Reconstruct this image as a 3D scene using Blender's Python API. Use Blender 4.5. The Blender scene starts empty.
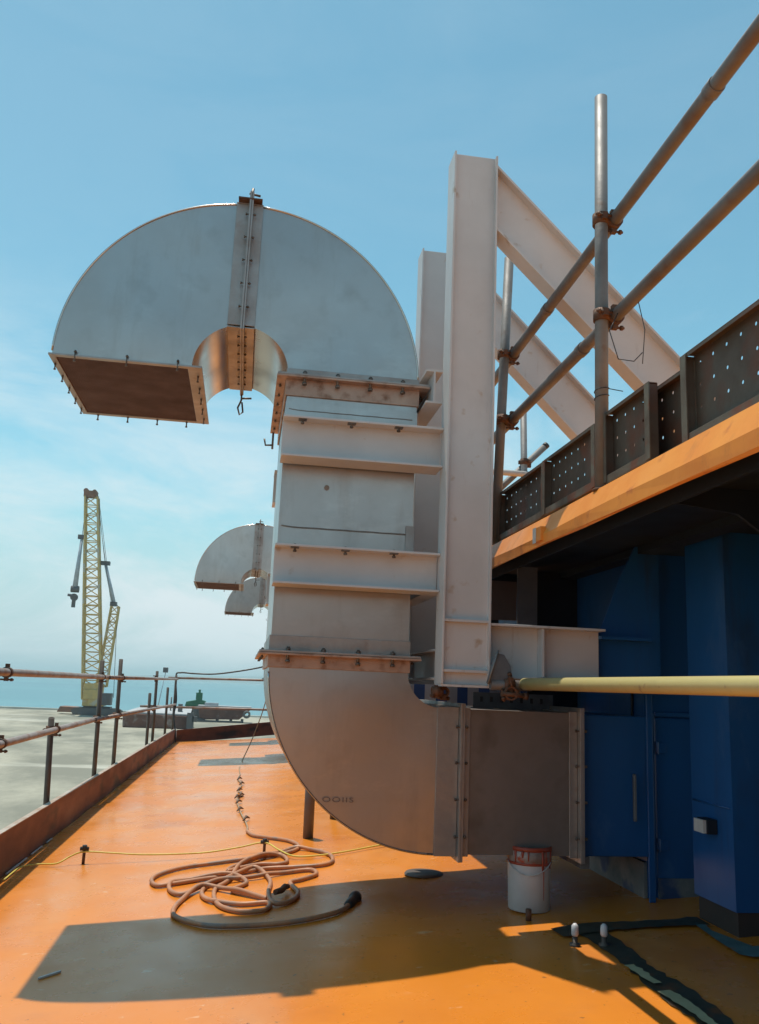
import bpy, bmesh, math, random
from mathutils import Vector, Matrix
random.seed(7)
scn = bpy.context.scene
COL = scn.collection
R = math.radians
# ------------------------------------------------------------------ camera
H = 0.9
pitch = math.atan(175.8/870); roll = R(2.4); yaw = math.atan(132/888)
fw = Vector((math.sin(yaw)*math.cos(pitch), math.cos(yaw)*math.cos(pitch), math.sin(pitch)))
r0 = Vector((math.cos(yaw), -math.sin(yaw), 0)); u0 = r0.cross(fw)
rt = r0*math.cos(roll)+u0*math.sin(roll); up = u0*math.cos(roll)-r0*math.sin(roll)
cam = bpy.data.cameras.new('camera'); camo = bpy.data.objects.new('camera', cam); COL.objects.link(camo)
M4 = Matrix((rt, up, -fw)).transposed().to_4x4(); M4.translation = (0, 0, H)
camo.matrix_world = M4
cam.sensor_fit = 'VERTICAL'; cam.sensor_height = 36; cam.lens = 870/1024*36
cam.clip_start = 0.05; cam.clip_end = 60000
scn.camera = camo
# ------------------------------------------------------------------ sun and sky
SUN = Vector((-0.114, 0.222, 1)).normalized()
sl = bpy.data.lights.new('sun', 'SUN'); sl.energy = 4.6; sl.angle = R(0.55); sl.color = (1, 0.93, 0.82)
so = bpy.data.objects.new('sun', sl); COL.objects.link(so)
so.rotation_euler = (-SUN).to_track_quat('-Z', 'Y').to_euler()
w = bpy.data.worlds.new('World'); scn.world = w; w.use_nodes = True
nt = w.node_tree; N = nt.nodes; L = nt.links; N.clear()
out = N.new('ShaderNodeOutputWorld'); bg = N.new('ShaderNodeBackground'); bg.inputs[1].default_value = 0.100
sky = N.new('ShaderNodeTexSky'); sky.sky_type = 'NISHITA'; sky.sun_disc = False
sky.sun_elevation = math.asin(SUN.z); sky.sun_rotation = math.atan2(SUN.x, SUN.y)
sky.air_density = 1.0; sky.dust_density = 0.4; sky.ozone_density = 1.0; sky.altitude = 0
tc = N.new('ShaderNodeTexCoord'); mp = N.new('ShaderNodeMapping'); mp.inputs['Scale'].default_value = (1.3, 1.3, 4.2)
mp.inputs['Rotation'].default_value = (0, R(-10), R(20))
nz = N.new('ShaderNodeTexNoise'); nz.inputs['Scale'].default_value = 2.1; nz.inputs['Detail'].default_value = 12; nz.inputs['Roughness'].default_value = 0.64
nz.inputs['Distortion'].default_value = 0.5
cr = N.new('ShaderNodeValToRGB'); cr.color_ramp.elements[0].position = 0.40; cr.color_ramp.elements[1].position = 0.60
sep = N.new('ShaderNodeSeparateXYZ')
el = N.new('ShaderNodeMapRange'); el.inputs['From Min'].default_value = 0.10; el.inputs['From Max'].default_value = 0.42
el.inputs['To Min'].default_value = 0.95; el.inputs['To Max'].default_value = 0.05
mu = N.new('ShaderNodeMath'); mu.operation = 'MULTIPLY'; mu.use_clamp = True
mx = N.new('ShaderNodeMixRGB'); mx.inputs[2].default_value = (8.0, 8.9, 9.2, 1)
tint = N.new('ShaderNodeMixRGB'); tint.blend_type = 'MULTIPLY'; tint.inputs[0].default_value = 1; tint.inputs[2].default_value = (1.18, 1.76, 1.46, 1)
L.new(tc.outputs['Generated'], mp.inputs[0]); L.new(mp.outputs[0], nz.inputs['Vector']); L.new(nz.outputs[0], cr.inputs[0])
L.new(tc.outputs['Generated'], sep.inputs[0]); L.new(sep.outputs[2], el.inputs[0])
L.new(cr.outputs[0], mu.inputs[0]); L.new(el.outputs[0], mu.inputs[1])
L.new(sky.outputs[0], tint.inputs[1]); L.new(tint.outputs[0], mx.inputs[1]); L.new(mu.outputs[0], mx.inputs[0])
hz = N.new('ShaderNodeMapRange'); hz.inputs['From Min'].default_value = -0.02; hz.inputs['From Max'].default_value = 0.34
hz.inputs['To Min'].default_value = 0.92; hz.inputs['To Max'].default_value = 0.0; hz.interpolation_type = 'SMOOTHERSTEP'
hm = N.new('ShaderNodeMixRGB'); hm.inputs[2].default_value = (5.0, 6.6, 7.3, 1)
L.new(sep.outputs[2], hz.inputs[0]); L.new(hz.outputs[0], hm.inputs[0]); L.new(tint.outputs[0], hm.inputs[1]); L.new(hm.outputs[0], mx.inputs[1])
L.new(mx.outputs[0], bg.inputs[0]); L.new(bg.outputs[0], out.inputs[0])
scn.view_settings.view_transform = 'Standard'; scn.view_settings.look = 'None'
scn.view_settings.exposure = 0.0; scn.view_settings.gamma = 1
scn.cycles.max_bounces = 10; scn.cycles.diffuse_bounces = 5; scn.cycles.glossy_bounces = 5
scn.cycles.use_denoising = True
try: scn.cycles.denoiser = 'OPENIMAGEDENOISE'
except Exception: pass

# ------------------------------------------------------------------ materials
def mat(name, c1, c2=None, scale=6, rough=0.6, metal=0, stretch=(1,1,1), lo=0.35, hi=0.65, bump=0.0, bscale=40, c3=None, s3=30, t3=(0.62,0.68), rvar=0.12, det=5, spec=0.5):
    m = bpy.data.materials.new(name); m.use_nodes = True
    n = m.node_tree.nodes; l = m.node_tree.links
    b = n['Principled BSDF']; b.inputs['Roughness'].default_value = rough; b.inputs['Metallic'].default_value = metal
    b.inputs['Specular IOR Level'].default_value = spec
    if c2 is None: c2 = tuple(x*0.8 for x in c1)
    tc = n.new('ShaderNodeTexCoord'); mp = n.new('ShaderNodeMapping'); mp.inputs['Scale'].default_value = stretch
    l.new(tc.outputs['Object'], mp.inputs[0])
    nz = n.new('ShaderNodeTexNoise'); nz.inputs['Scale'].default_value = scale; nz.inputs['Detail'].default_value = det; nz.inputs['Roughness'].default_value = 0.6
    l.new(mp.outputs[0], nz.inputs['Vector'])
    cr = n.new('ShaderNodeValToRGB'); cr.color_ramp.elements[0].position = lo; cr.color_ramp.elements[1].position = hi
    cr.color_ramp.elements[0].color = (*c1, 1); cr.color_ramp.elements[1].color = (*c2, 1)
    l.new(nz.outputs[0], cr.inputs[0]); last = cr.outputs[0]
    if c3:
        n3 = n.new('ShaderNodeTexNoise'); n3.inputs['Scale'].default_value = s3; n3.inputs['Detail'].default_value = 6
        l.new(mp.outputs[0], n3.inputs['Vector'])
        r3 = n.new('ShaderNodeValToRGB'); r3.color_ramp.elements[0].position = t3[0]; r3.color_ramp.elements[1].position = t3[1]
        l.new(n3.outputs[0], r3.inputs[0])
        m3 = n.new('ShaderNodeMixRGB'); m3.inputs[2].default_value = (*c3, 1)
        l.new(r3.outputs[0], m3.inputs[0]); l.new(last, m3.inputs[1]); last = m3.outputs[0]
    l.new(last, b.inputs['Base Color'])
    mr = n.new('ShaderNodeMapRange'); mr.inputs['To Min'].default_value = max(0.02, rough-rvar); mr.inputs['To Max'].default_value = min(1, rough+rvar)
    mr.inputs['From Min'].default_value = 0.3; mr.inputs['From Max'].default_value = 0.7
    l.new(nz.outputs[0], mr.inputs[0]); l.new(mr.outputs[0], b.inputs['Roughness'])
    if bump:
        nb = n.new('ShaderNodeTexNoise'); nb.inputs['Scale'].default_value = bscale; nb.inputs['Detail'].default_value = 4
        l.new(mp.outputs[0], nb.inputs['Vector'])
        bp = n.new('ShaderNodeBump'); bp.inputs['Strength'].default_value = bump; bp.inputs['Distance'].default_value = 0.01
        l.new(nb.outputs[0], bp.inputs['Height']); l.new(bp.outputs[0], b.inputs['Normal'])
    return m
STEEL = mat('stainless_sheet', (.50,.485,.47), (.44,.425,.41), 2.5, .34, .85, (1,1,1), bump=.22, bscale=3.5, c3=(.36,.33,.31), s3=7, t3=(.55,.90), rvar=.05)
STEEL_IN = STEEL
FLG = mat('flange_steel', (.40,.37,.35), (.33,.30,.28), 9, .45, .6, bump=.12, bscale=40, c3=(.27,.20,.16), s3=12, t3=(.58,.85))
FLG_W = mat('bounce_warm_steel', (.50,.34,.26), (.40,.27,.21), 9, .5, .4, bump=.12, bscale=40, c3=(.24,.12,.07), s3=18, t3=(.54,.72))  # orange bounce from the deck put into the colour, with rust patches
BOLT = mat('bolt_steel', (.20,.17,.15), (.11,.08,.06), 40, .5, .6)
SEAM = mat('sealant', (.20,.17,.15), (.30,.26,.23), 30, .8)
MESH = mat('screen_mesh', (.085,.038,.030), (.062,.029,.024), 7, .8, det=6, bump=.5, bscale=260)
PRIM = mat('beam_primer', (.61,.595,.59), (.54,.525,.52), 3, .5, 0, bump=.05, bscale=12, c3=(.45,.35,.27), s3=14, t3=(.66,.76))
PRIM_L = mat('beam_primer_rust', (.46,.39,.35), (.38,.31,.28), 5, .6, 0, c3=(.22,.12,.07), s3=16, t3=(.6,.72))
TUBE = mat('galvanised_tube', (.20,.20,.20), (.14,.135,.13), 5, .6, .25, bump=.1, bscale=60, c3=(.15,.09,.06), s3=15, t3=(.60,.74))
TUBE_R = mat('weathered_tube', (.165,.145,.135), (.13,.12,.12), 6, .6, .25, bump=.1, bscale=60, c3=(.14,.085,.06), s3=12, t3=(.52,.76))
TUBE_L = mat('sunlit_tube', (.33,.27,.24), (.26,.21,.19), 6, .5, .25, bump=.1, bscale=60, c3=(.25,.13,.08), s3=9, t3=(.48,.66))  # lighter tube tone, sun on the left rails put into it
PIPE_Y = mat('pale_pipe_paint', (.50,.42,.17), (.42,.35,.15), 5, .45, 0, c3=(.25,.15,.08), s3=22, t3=(.66,.74))
POST_D = mat('dark_post_paint', (.12,.095,.08), (.075,.06,.05), 8, .55, .2)
RUST = mat('rusty_coupler', (.15,.065,.032), (.08,.045,.03), 30, .7, .2, bump=.3, bscale=80)
BOARD = mat('toe_board_steel', (.125,.105,.082), (.085,.065,.05), 5, .55, .3, bump=.1, bscale=30, c3=(.15,.06,.035), s3=6, t3=(.48,.66))
ORANGE_E = mat('orange_edge_paint', (.80,.30,.045), (.70,.23,.03), 4, .42, 0, c3=(.50,.13,.03), s3=12, t3=(.63,.75), bump=.1, bscale=9)
BLUE = mat('blue_wall_paint', (.011,.095,.29), (.009,.072,.22), 1.8, .38, 0, (1,1,.4), bump=.06, bscale=5, c3=(.02,.05,.11), s3=5, t3=(.58,.75))
BLUE_D = mat('shaded_blue', (.007,.016,.030), (.005,.011,.020), 2, .6)  # blue paint with the shade under the ledge put into its colour
GREYP = mat('grey_primer_patch', (.22,.20,.19), (.12,.13,.14), 9, .7, c3=(.02,.05,.14), s3=6, t3=(.52,.62))
GREEN_P = mat('green_primer', (.050,.050,.036), (.030,.036,.028), 8, .5, c3=(.14,.06,.025), s3=14, t3=(.56,.70))
SUNLIT_P = mat('sunlit_green_primer', (.42,.42,.26), (.34,.33,.2), 12, .5)  # sunlit copy of the green primer, sunshine mixed into its colour
TEAL_P = mat('teal_primer', (.10,.20,.22), (.07,.13,.14), 12, .5, c3=(.25,.1,.04), s3=20, t3=(.6,.7))
BULW = mat('rusty_bulwark', (.22,.082,.048), (.13,.055,.038), 3.0, .65, 0, (1,.5,1.6), bump=.2, bscale=14, c3=(.045,.035,.033), s3=4.2, t3=(.52,.66))
WHITE = mat('pail_white', (.60,.60,.61), (.50,.49,.49), 5, .4, c3=(.5,.18,.10), s3=9, t3=(.72,.78))
RED = mat('red_paint', (.40,.065,.03), (.30,.05,.025), 12, .4)
HOSEM = mat('rubber_hose', (.50,.22,.10), (.36,.17,.09), 5, .5, c3=(.27,.19,.15), s3=9, t3=(.56,.66))
ROPE = mat('rope_fibre', (.42,.30,.19), (.25,.17,.11), 30, .9)
YEL = mat('yellow_cord', (.70,.56,.10), (.60,.45,.08), 20, .5)
BLACK = mat('black_rubber', (.02,.02,.02), (.035,.03,.03), 20, .5)
CRY = mat('crane_yellow', (.60,.42,.15), (.50,.36,.15), 1, .6, c3=(.5,.45,.36), s3=.35, t3=(.56,.64))
CRG = mat('crane_steel', (.42,.47,.52), (.32,.36,.40), 1, .5)
CRD = mat('crane_dark', (.09,.09,.10), (.12,.11,.10), 1, .6)
CRO = mat('crane_counterweight', (.28,.13,.08), (.18,.10,.07), .6, .7)
BARGE = mat('barge_rust', (.17,.075,.05), (.10,.05,.04), .35, .8, c3=(.28,.25,.23), s3=.5, t3=(.55,.7))
BDECK = mat('barge_deck', (.42,.44,.45), (.33,.34,.35), .4, .8)
GRN = mat('boat_green', (.03,.16,.085), (.02,.11,.06), 1, .6)
GREYL = mat('light_plate', (.55,.56,.55), (.45,.46,.46), 20, .5)
LUG = mat('steel_plate', (.15,.17,.19), (.09,.10,.12), 12, .55, .3)
STRIPE_W = mat('stripe_pale', (.42,.44,.52), (.35,.37,.45), 8, .6)
STRIPE_B = mat('stripe_blue', (.03,.09,.30), (.025,.07,.24), 8, .6)
INK = mat('marker_ink', (.19,.13,.11), (.26,.19,.16), 50, .6)
HAZE = .00019
HILL = mat('hill_green', (.10,.16,.14), (.08,.12,.12), .002, .9)

def add_streaks(m, col, sc=(9,9,.9), t=(.56,.74), k=.5, rough=None):
    """vertical run marks and smears with shapes of their own"""
    n = m.node_tree.nodes; l = m.node_tree.links; b = n['Principled BSDF']
    src = b.inputs['Base Color'].links[0].from_socket
    tc = n.new('ShaderNodeTexCoord'); mp = n.new('ShaderNodeMapping'); mp.inputs['Scale'].default_value = sc; l.new(tc.outputs['Object'], mp.inputs[0])
    z = n.new('ShaderNodeTexNoise'); z.inputs['Scale'].default_value = 1; z.inputs['Detail'].default_value = 7; z.inputs['Roughness'].default_value = .7; l.new(mp.outputs[0], z.inputs['Vector'])
    rp = n.new('ShaderNodeValToRGB'); rp.color_ramp.elements[0].position = t[0]; rp.color_ramp.elements[1].position = t[1]; rp.color_ramp.elements[1].color = (k,k,k,1); l.new(z.outputs[0], rp.inputs[0])
    x = n.new('ShaderNodeMixRGB'); l.new(rp.outputs[0], x.inputs[0]); l.new(src, x.inputs[1]); x.inputs[2].default_value = (*col,1); l.new(x.outputs[0], b.inputs['Base Color'])
    if rough:
        rs = b.inputs['Roughness'].links[0].from_socket; y = n.new('ShaderNodeMath'); y.operation = 'MULTIPLY_ADD'; l.new(rp.outputs[0], y.inputs[0]); y.inputs[1].default_value = rough; l.new(rs, y.inputs[2]); l.new(y.outputs[0], b.inputs['Roughness'])
add_streaks(STEEL, (.26,.21,.17), (7,7,1.1), (.52,.80), .40, .2)
add_streaks(STEEL, (.60,.58,.55), (2.2,2.2,5), (.56,.66), .35, -.10)
add_streaks(PRIM, (.33,.23,.17), (16,16,1.6), (.62,.74), .6)
add_streaks(PRIM, (.34,.33,.33), (3,3,2), (.58,.76), .3)
add_streaks(BLUE, (.03,.035,.05), (9,9,.7), (.56,.74), .6)
add_streaks(BLUE, (.05,.13,.30), (3,3,1.5), (.58,.64), .4)
add_streaks(WHITE, (.42,.30,.24), (16,16,3), (.52,.70), .7)
add_streaks(HOSEM, (.20,.13,.10), (14,14,14), (.52,.66), .7)
add_streaks(ORANGE_E, (.35,.13,.04), (7,7,3), (.58,.72), .5)
INNER = mat('bright_inner_sheet', (.60,.56,.52), (.52,.48,.45), 4, .24, .95, bump=.05, bscale=4, rvar=.06)
def deck_mat():
    m = bpy.data.materials.new('orange_deck_paint'); m.use_nodes = True
    n = m.node_tree.nodes; l = m.node_tree.links; b = n['Principled BSDF']
    tc = n.new('ShaderNodeTexCoord')
    def noise(s, d, sc=(1,1,1)):
        mp = n.new('ShaderNodeMapping'); mp.inputs['Scale'].default_value = sc; l.new(tc.outputs['Object'], mp.inputs[0])
        x = n.new('ShaderNodeTexNoise'); x.inputs['Scale'].default_value = s; x.inputs['Detail'].default_value = d; x.inputs['Roughness'].default_value = .6
        l.new(mp.outputs[0], x.inputs['Vector']); return x.outputs[0]
    def ramp(x, a, c, ca=(0,0,0,1), cb=(1,1,1,1)):
        r = n.new('ShaderNodeValToRGB'); r.color_ramp.elements[0].position = a; r.color_ramp.elements[1].position = c
        r.color_ramp.elements[0].color = ca; r.color_ramp.elements[1].color = cb; l.new(x, r.inputs[0]); return r.outputs[0]
    base = ramp(noise(.9, 6, (1,.6,1)), .35, .68, (.66,.225,.026,1), (.57,.170,.016,1))
    def mix(f, a, col):
        x = n.new('ShaderNodeMixRGB'); l.new(f, x.inputs[0]); l.new(a, x.inputs[1]); x.inputs[2].default_value = col; return x.outputs[0]
    # broad faded areas, dirt films, scuffs and specks
    def scaled(x, k):
        y = n.new('ShaderNodeMath'); y.operation = 'MULTIPLY'; l.new(x, y.inputs[0]); y.inputs[1].default_value = k; return y.outputs[0]
    base = mix(scaled(ramp(noise(1.6, 5, (1,.35,1)), .50, .74), .55), base, (.60,.33,.16,1))
    base = mix(scaled(ramp(noise(3.0, 5), .56, .82), .35), base, (.40,.15,.055,1))
    base = mix(scaled(ramp(noise(34, 3), .68, .72), .7), base, (.16,.07,.035,1))
    base = mix(scaled(ramp(noise(1.1, 9), .60, .645), .35), base, (.42,.12,.022,1))
    base = mix(scaled(ramp(noise(11, 6, (1,1.6,1)), .66, .70), .55), base, (.74,.50,.30,1))
    base = mix(scaled(ramp(noise(7, 9, (1,3,1)), .66, .76), .2), base, (.72,.50,.34,1))
    l.new(base, b.inputs['Base Color'])
    rr = n.new('ShaderNodeMapRange'); rr.inputs['From Min'].default_value = .3; rr.inputs['From Max'].default_value = .7
    rr.inputs['To Min'].default_value = .17; rr.inputs['To Max'].default_value = .38
    l.new(noise(2.6, 6), rr.inputs[0]); l.new(rr.outputs[0], b.inputs['Roughness'])
    bp = n.new('ShaderNodeBump'); bp.inputs['Strength'].default_value = .13; bp.inputs['Distance'].default_value = .01
    l.new(noise(5, 5), bp.inputs['Height']); l.new(bp.outputs[0], b.inputs['Normal'])
    b.inputs['Specular IOR Level'].default_value = .42
    return m
DECK = deck_mat()
def quay_mat():
    m = bpy.data.materials.new('quay_concrete'); m.use_nodes = True
    n = m.node_tree.nodes; l = m.node_tree.links; b = n['Principled BSDF']; b.inputs['Roughness'].default_value = .9
    tc = n.new('ShaderNodeTexCoord')
    def noise(s, d, sc=(1,1,1)):
        mp = n.new('ShaderNodeMapping'); mp.inputs['Scale'].default_value = sc; l.new(tc.outputs['Object'], mp.inputs[0])
        x = n.new('ShaderNodeTexNoise'); x.inputs['Scale'].default_value = s; x.inputs['Detail'].default_value = d; x.inputs['Roughness'].default_value = .65
        l.new(mp.outputs[0], x.inputs['Vector']); return x.outputs[0]
    def ramp(x, a, c, ca, cb):
        r = n.new('ShaderNodeValToRGB'); r.color_ramp.elements[0].position = a; r.color_ramp.elements[1].position = c
        r.color_ramp.elements[0].color = ca; r.color_ramp.elements[1].color = cb; l.new(x, r.inputs[0]); return r.outputs[0]
    a = ramp(noise(.07, 9, (1,.45,1)), .42, .58, (.185,.18,.14,1), (.34,.32,.25,1))
    f = ramp(noise(.045, 8, (.6,1.6,1)), .56, .66, (0,0,0,1), (1,1,1,1))
    x = n.new('ShaderNodeMixRGB'); l.new(f, x.inputs[0]); l.new(a, x.inputs[1]); x.inputs[2].default_value = (.40,.385,.32,1)
    g = ramp(noise(.35, 6, (1,.3,1)), .58, .72, (0,0,0,1), (.6,.6,.6,1))
    g = g; y = n.new('ShaderNodeMixRGB'); l.new(g, y.inputs[0]); l.new(x.outputs[0], y.inputs[1]); y.inputs[2].default_value = (.13,.135,.11,1)
    l.new(y.outputs[0], b.inputs['Base Color'])
    return m
def sea_mat():
    m = bpy.data.materials.new('sea_water'); m.use_nodes = True
    n = m.node_tree.nodes; l = m.node_tree.links; b = n['Principled BSDF']
    b.inputs['Base Color'].default_value = (.05,.25,.31,1); b.inputs['Roughness'].default_value = .28; b.inputs['Specular IOR Level'].default_value = .5
    tc = n.new('ShaderNodeTexCoord'); mp = n.new('ShaderNodeMapping'); mp.inputs['Scale'].default_value = (.35,1,1)
    l.new(tc.outputs['Object'], mp.inputs[0])
    nz = n.new('ShaderNodeTexNoise'); nz.inputs['Scale'].default_value = .25; nz.inputs['Detail'].default_value = 8; l.new(mp.outputs[0], nz.inputs['Vector'])
    bp = n.new('ShaderNodeBump'); bp.inputs['Strength'].default_value = .9; bp.inputs['Distance'].default_value = 1.2
    l.new(nz.outputs[0], bp.inputs['Height']); l.new(bp.outputs[0], b.inputs['Normal'])
    n2 = n.new('ShaderNodeTexNoise'); n2.inputs['Scale'].default_value = .006; n2.inputs['Detail'].default_value = 7
    m2 = n.new('ShaderNodeMapping'); m2.inputs['Scale'].default_value = (.15,1,1); l.new(tc.outputs['Object'], m2.inputs[0]); l.new(m2.outputs[0], n2.inputs['Vector'])
    r = n.new('ShaderNodeValToRGB'); r.color_ramp.elements[0].position = .35; r.color_ramp.elements[1].position = .65
    r.color_ramp.elements[0].color = (.05,.17,.21,1); r.color_ramp.elements[1].color = (.08,.23,.26,1)
    l.new(n2.outputs[0], r.inputs[0]); l.new(r.outputs[0], b.inputs['Base Color'])
    return m

# ------------------------------------------------------------------ mesh helpers
class MB:
    def __init__(s): s.v = []; s.f = []; s.sm = []
    def add(s, vs, fs, smooth=False):
        o = len(s.v); s.v += [tuple(v) for v in vs]; s.f += [tuple(i+o for i in f) for f in fs]; s.sm += [smooth]*len(fs); return s
    def box(s, x0, x1, y0, y1, z0, z1):
        vs = [(x,y,z) for x in (x0,x1) for y in (y0,y1) for z in (z0,z1)]
        return s.add(vs, [(0,1,3,2),(4,6,7,5),(0,4,5,1),(2,3,7,6),(0,2,6,4),(1,5,7,3)])
    def prism(s, poly, d, off=None, smooth_side=False):
        """poly: list of 3D points; extruded by vector d"""
        n = len(poly); P = [Vector(p) for p in poly]; d = Vector(d)
        s.add([*P, *[p+d for p in P]], [tuple(range(n)), tuple(range(2*n-1, n-1, -1))])
        o = len(s.v)-2*n
        for i in range(n):
            j = (i+1) % n; s.f.append((o+i, o+i+n, o+j+n, o+j)); s.sm.append(smooth_side)
        return s
    def tube(s, pts, r, seg=12, cap=True, radii=None):
        P = [Vector(p) for p in pts]; n = len(P); base = len(s.v); prev = None
        for i, p in enumerate(P):
            t = (P[min(i+1,n-1)]-P[max(i-1,0)]).normalized()
            if prev is None:
                a = Vector((0,0,1)) if abs(t.z) < .9 else Vector((1,0,0)); u = t.cross(a).normalized()
            else:
                u = (prev-t*prev.dot(t)).normalized()
            prev = u; v = t.cross(u); rr = radii[i] if radii else r
            for k in range(seg):
                a = 2*math.pi*k/seg; s.v.append(tuple(p+(u*math.cos(a)+v*math.sin(a))*rr))
        for i in range(n-1):
            for k in range(seg):
                k2 = (k+1) % seg
                s.f.append((base+i*seg+k, base+i*seg+k2, base+(i+1)*seg+k2, base+(i+1)*seg+k)); s.sm.append(True)
        if cap:
            s.f.append(tuple(base+k for k in range(seg-1,-1,-1))); s.sm.append(False)
            s.f.append(tuple(base+(n-1)*seg+k for k in range(seg))); s.sm.append(False)
        return s
    def pipe(s, a, b, r, ri, seg=20):
        """open ended hollow tube"""
        a = Vector(a); b = Vector(b); t = (b-a).normalized(); q = Vector((0,0,1)) if abs(t.z) < .9 else Vector((1,0,0))
        u = t.cross(q).normalized(); v = t.cross(u); base = len(s.v)
        for p, rr in ((a,r),(b,r),(b,ri),(a,ri)):
            for k in range(seg):
                an = 2*math.pi*k/seg; s.v.append(tuple(p+(u*math.cos(an)+v*math.sin(an))*rr))
        for q4 in range(4):
            for k in range(seg):
                k2 = (k+1) % seg; q5 = (q4+1) % 4
                s.f.append((base+q4*seg+k, base+q4*seg+k2, base+q5*seg+k2, base+q5*seg+k)); s.sm.append(q4 in (0,2))
        return s
    def build(s, name, m, parent=None, bevel=0, solid=0):
        me = bpy.data.meshes.new(name); me.from_pydata(s.v, [], s.f); me.validate(); me.update()
        for p, q in zip(me.polygons, s.sm): p.use_smooth = q
        bm = bmesh.new(); bm.from_mesh(me); bmesh.ops.recalc_face_normals(bm, faces=bm.faces); bm.to_mesh(me); bm.free()
        me.materials.append(m)
        o = bpy.data.objects.new(name, me); COL.objects.link(o)
        if parent: o.parent = parent
        if solid:
            md = o.modifiers.new('solid', 'SOLIDIFY'); md.thickness = solid; md.offset = 0
        if bevel:
            md = o.modifiers.new('bevel', 'BEVEL'); md.width = bevel; md.segments = 2; md.limit_method = 'ANGLE'; md.angle_limit = R(40)
        return o
def thing(name, label, cat, loc=(0,0,0), group=None):
    o = bpy.data.objects.new(name, None); COL.objects.link(o); o.location = loc; o.empty_display_size = .1
    o['label'] = label; o['category'] = cat
    if group: o['group'] = group
    PL[o.name] = Vector(loc); return o
PL = {}
def tag(o, label, cat, group=None):
    o['label'] = label; o['category'] = cat
    if group: o['group'] = group
    return o
def struct(o): o['kind'] = 'structure'; return o
def rebase(t):
    """geometry is written in world coordinates: move the children back by the thing's location"""
    for c in t.children: c.location = c.location - t.location
def dup(o, parent=None):
    c = o.copy(); COL.objects.link(c)
    if parent: c.parent = parent
    for ch in list(o.children): dup(ch, c)
    return c
def ibeam(a, b, web, hw, fw_, tw=.010, tf=.012, wo=0, shear=False):
    """I section from a to b; web = unit vector across the flanges (web direction); hw = total depth; fw_ = flange width"""
    a = Vector(a); b = Vector(b); t = (b-a).normalized(); y = Vector(web); y = y if shear else (y-t*y.dot(t)).normalized(); x = t.cross(y).normalized()
    h, f2, w2 = hw/2, fw_/2, tw/2
    pr = [(-f2,-h),(f2,-h),(f2,-h+tf),(wo+w2,-h+tf),(wo+w2,h-tf),(f2,h-tf),(f2,h),(-f2,h),(-f2,h-tf),(wo-w2,h-tf),(wo-w2,-h+tf),(-f2,-h+tf)]
    return MB().prism([a+x*p+y*q for p,q in pr], b-a)
def hexbolt(p, axis, r=.009, l=.035):
    r*=.72; l*=.8
    p = Vector(p); ax = Vector(axis).normalized()
    m = MB(); m.tube([p-ax*l*.5, p+ax*l*.5], r*.55, 8)
    m.tube([p-ax*l*.5, p-ax*(l*.5-r*.9)], r, 6); m.tube([p+ax*(l*.5-r*1.5), p+ax*(l*.5-r*.5)], r, 6)
    return m

# ================================================================== LARGE STRUCTURE
S = .072   # slope of the deck
ZG = -8.0
# sea, quay
struct(MB().add([(-17000,236,ZG-.6),(17000,236,ZG-.6),(17000,17000,ZG-.6),(-17000,17000,ZG-.6)], [(0,1,2,3)]).build('sea', sea_mat()))
q = MB().box(-500,500,-120,238,ZG-3,ZG); struct(q.build('quay_ground', quay_mat()))
# pale edge kerb of the quay
struct(MB().box(-500,500,236.6,237.9,ZG+.004,ZG+.45).build('quay_kerb', mat('kerb_concrete', (.60,.59,.52), (.5,.5,.45), .2, .9)))
# low far hills on the horizon
hv = []; hf = []; n = 60
for i in range(n+1):
    t = i/n; x = -1500+9000*t; h = 170*(math.sin(math.pi*t)**.7)*(.6+.25*math.sin(t*9)+.15*math.sin(t*23+1))
    hv += [(x, 9000, ZG-5), (x*1.02, 9400+200*math.sin(t*7), ZG-5+max(0,h)), (x*1.05, 10000, ZG-5)]
for i in range(n):
    o = 3*i; hf += [(o,o+3,o+4,o+1),(o+1,o+4,o+5,o+2)]
m = MB(); m.add(hv, hf, True); struct(m.build('far_hills', HILL))
# deck
def dz(x): return S*x
Xp = lambda y: -1.078+.0125*(y-4.5)      # inner foot of the bulwark
m = MB()
rows = []
ys = [-14+i*.5 for i in range(58)]
dv = []; df = []
for y in ys:
    yy0 = y
    for i in range(9):
        x = Xp(y)-.02 + (2.4-Xp(y)+.02)*i/8
        yy = min(y, 14.52 + (x+.94)*.75); dv.append((x, yy, dz(x)))
nr = len(ys)
for j in range(nr-1):
    for i in range(8):
        a = j*9+i; df.append((a,a+1,a+10,a+9))
m.add(dv, df, False); deck = m.build('deck', DECK)
struct(deck)
# ship side below the deck
m = MB().prism([(Xp(-14)-.03,-14,-.17),(Xp(14.5)-.03,14.5,-.17),(2.4,17.0,-.17),(2.4,-14,-.17)], (0,0,-6.5))
tag(m.build('ship_hull', BULW), 'rust brown ship side below the orange deck, beyond the low bulwark', 'hull')
# bulwark (low rusty plate round the deck)
bw = thing('bulwark', 'low rusty brown plate along the left and far edge of the orange deck', 'bulwark')
m = MB()
yy = [-14+.5*i for i in range(58)]; yy[-1] = 14.52
def pz(y): return .142-.001*(y-4.5)
vs = []; fs = []
for y in yy:
    x = Xp(y); j = .003*math.sin(y*5.1)
    vs += [(x+j,y,dz(x)-.03),(x-.018+j,y,dz(x)-.03),(x-.018+j,y,pz(y)),(x+j,y,pz(y))]
for i in range(len(yy)-1):
    o = 4*i
    for k in range(4): fs.append((o+k, o+(k+1)%4, o+4+(k+1)%4, o+4+k))
m.add(vs, fs); m.box(Xp(14.5)-.018, Xp(14.5), 14.521, 14.53, -.1, pz(14.5)); m.build('side_plate', BULW, bw)
a = Vector((-.935,14.53,0)); b = Vector((2.4,17.03,0)); d = (b-a).normalized(); nn = Vector((-d.y,d.x,0))*.018
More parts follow.
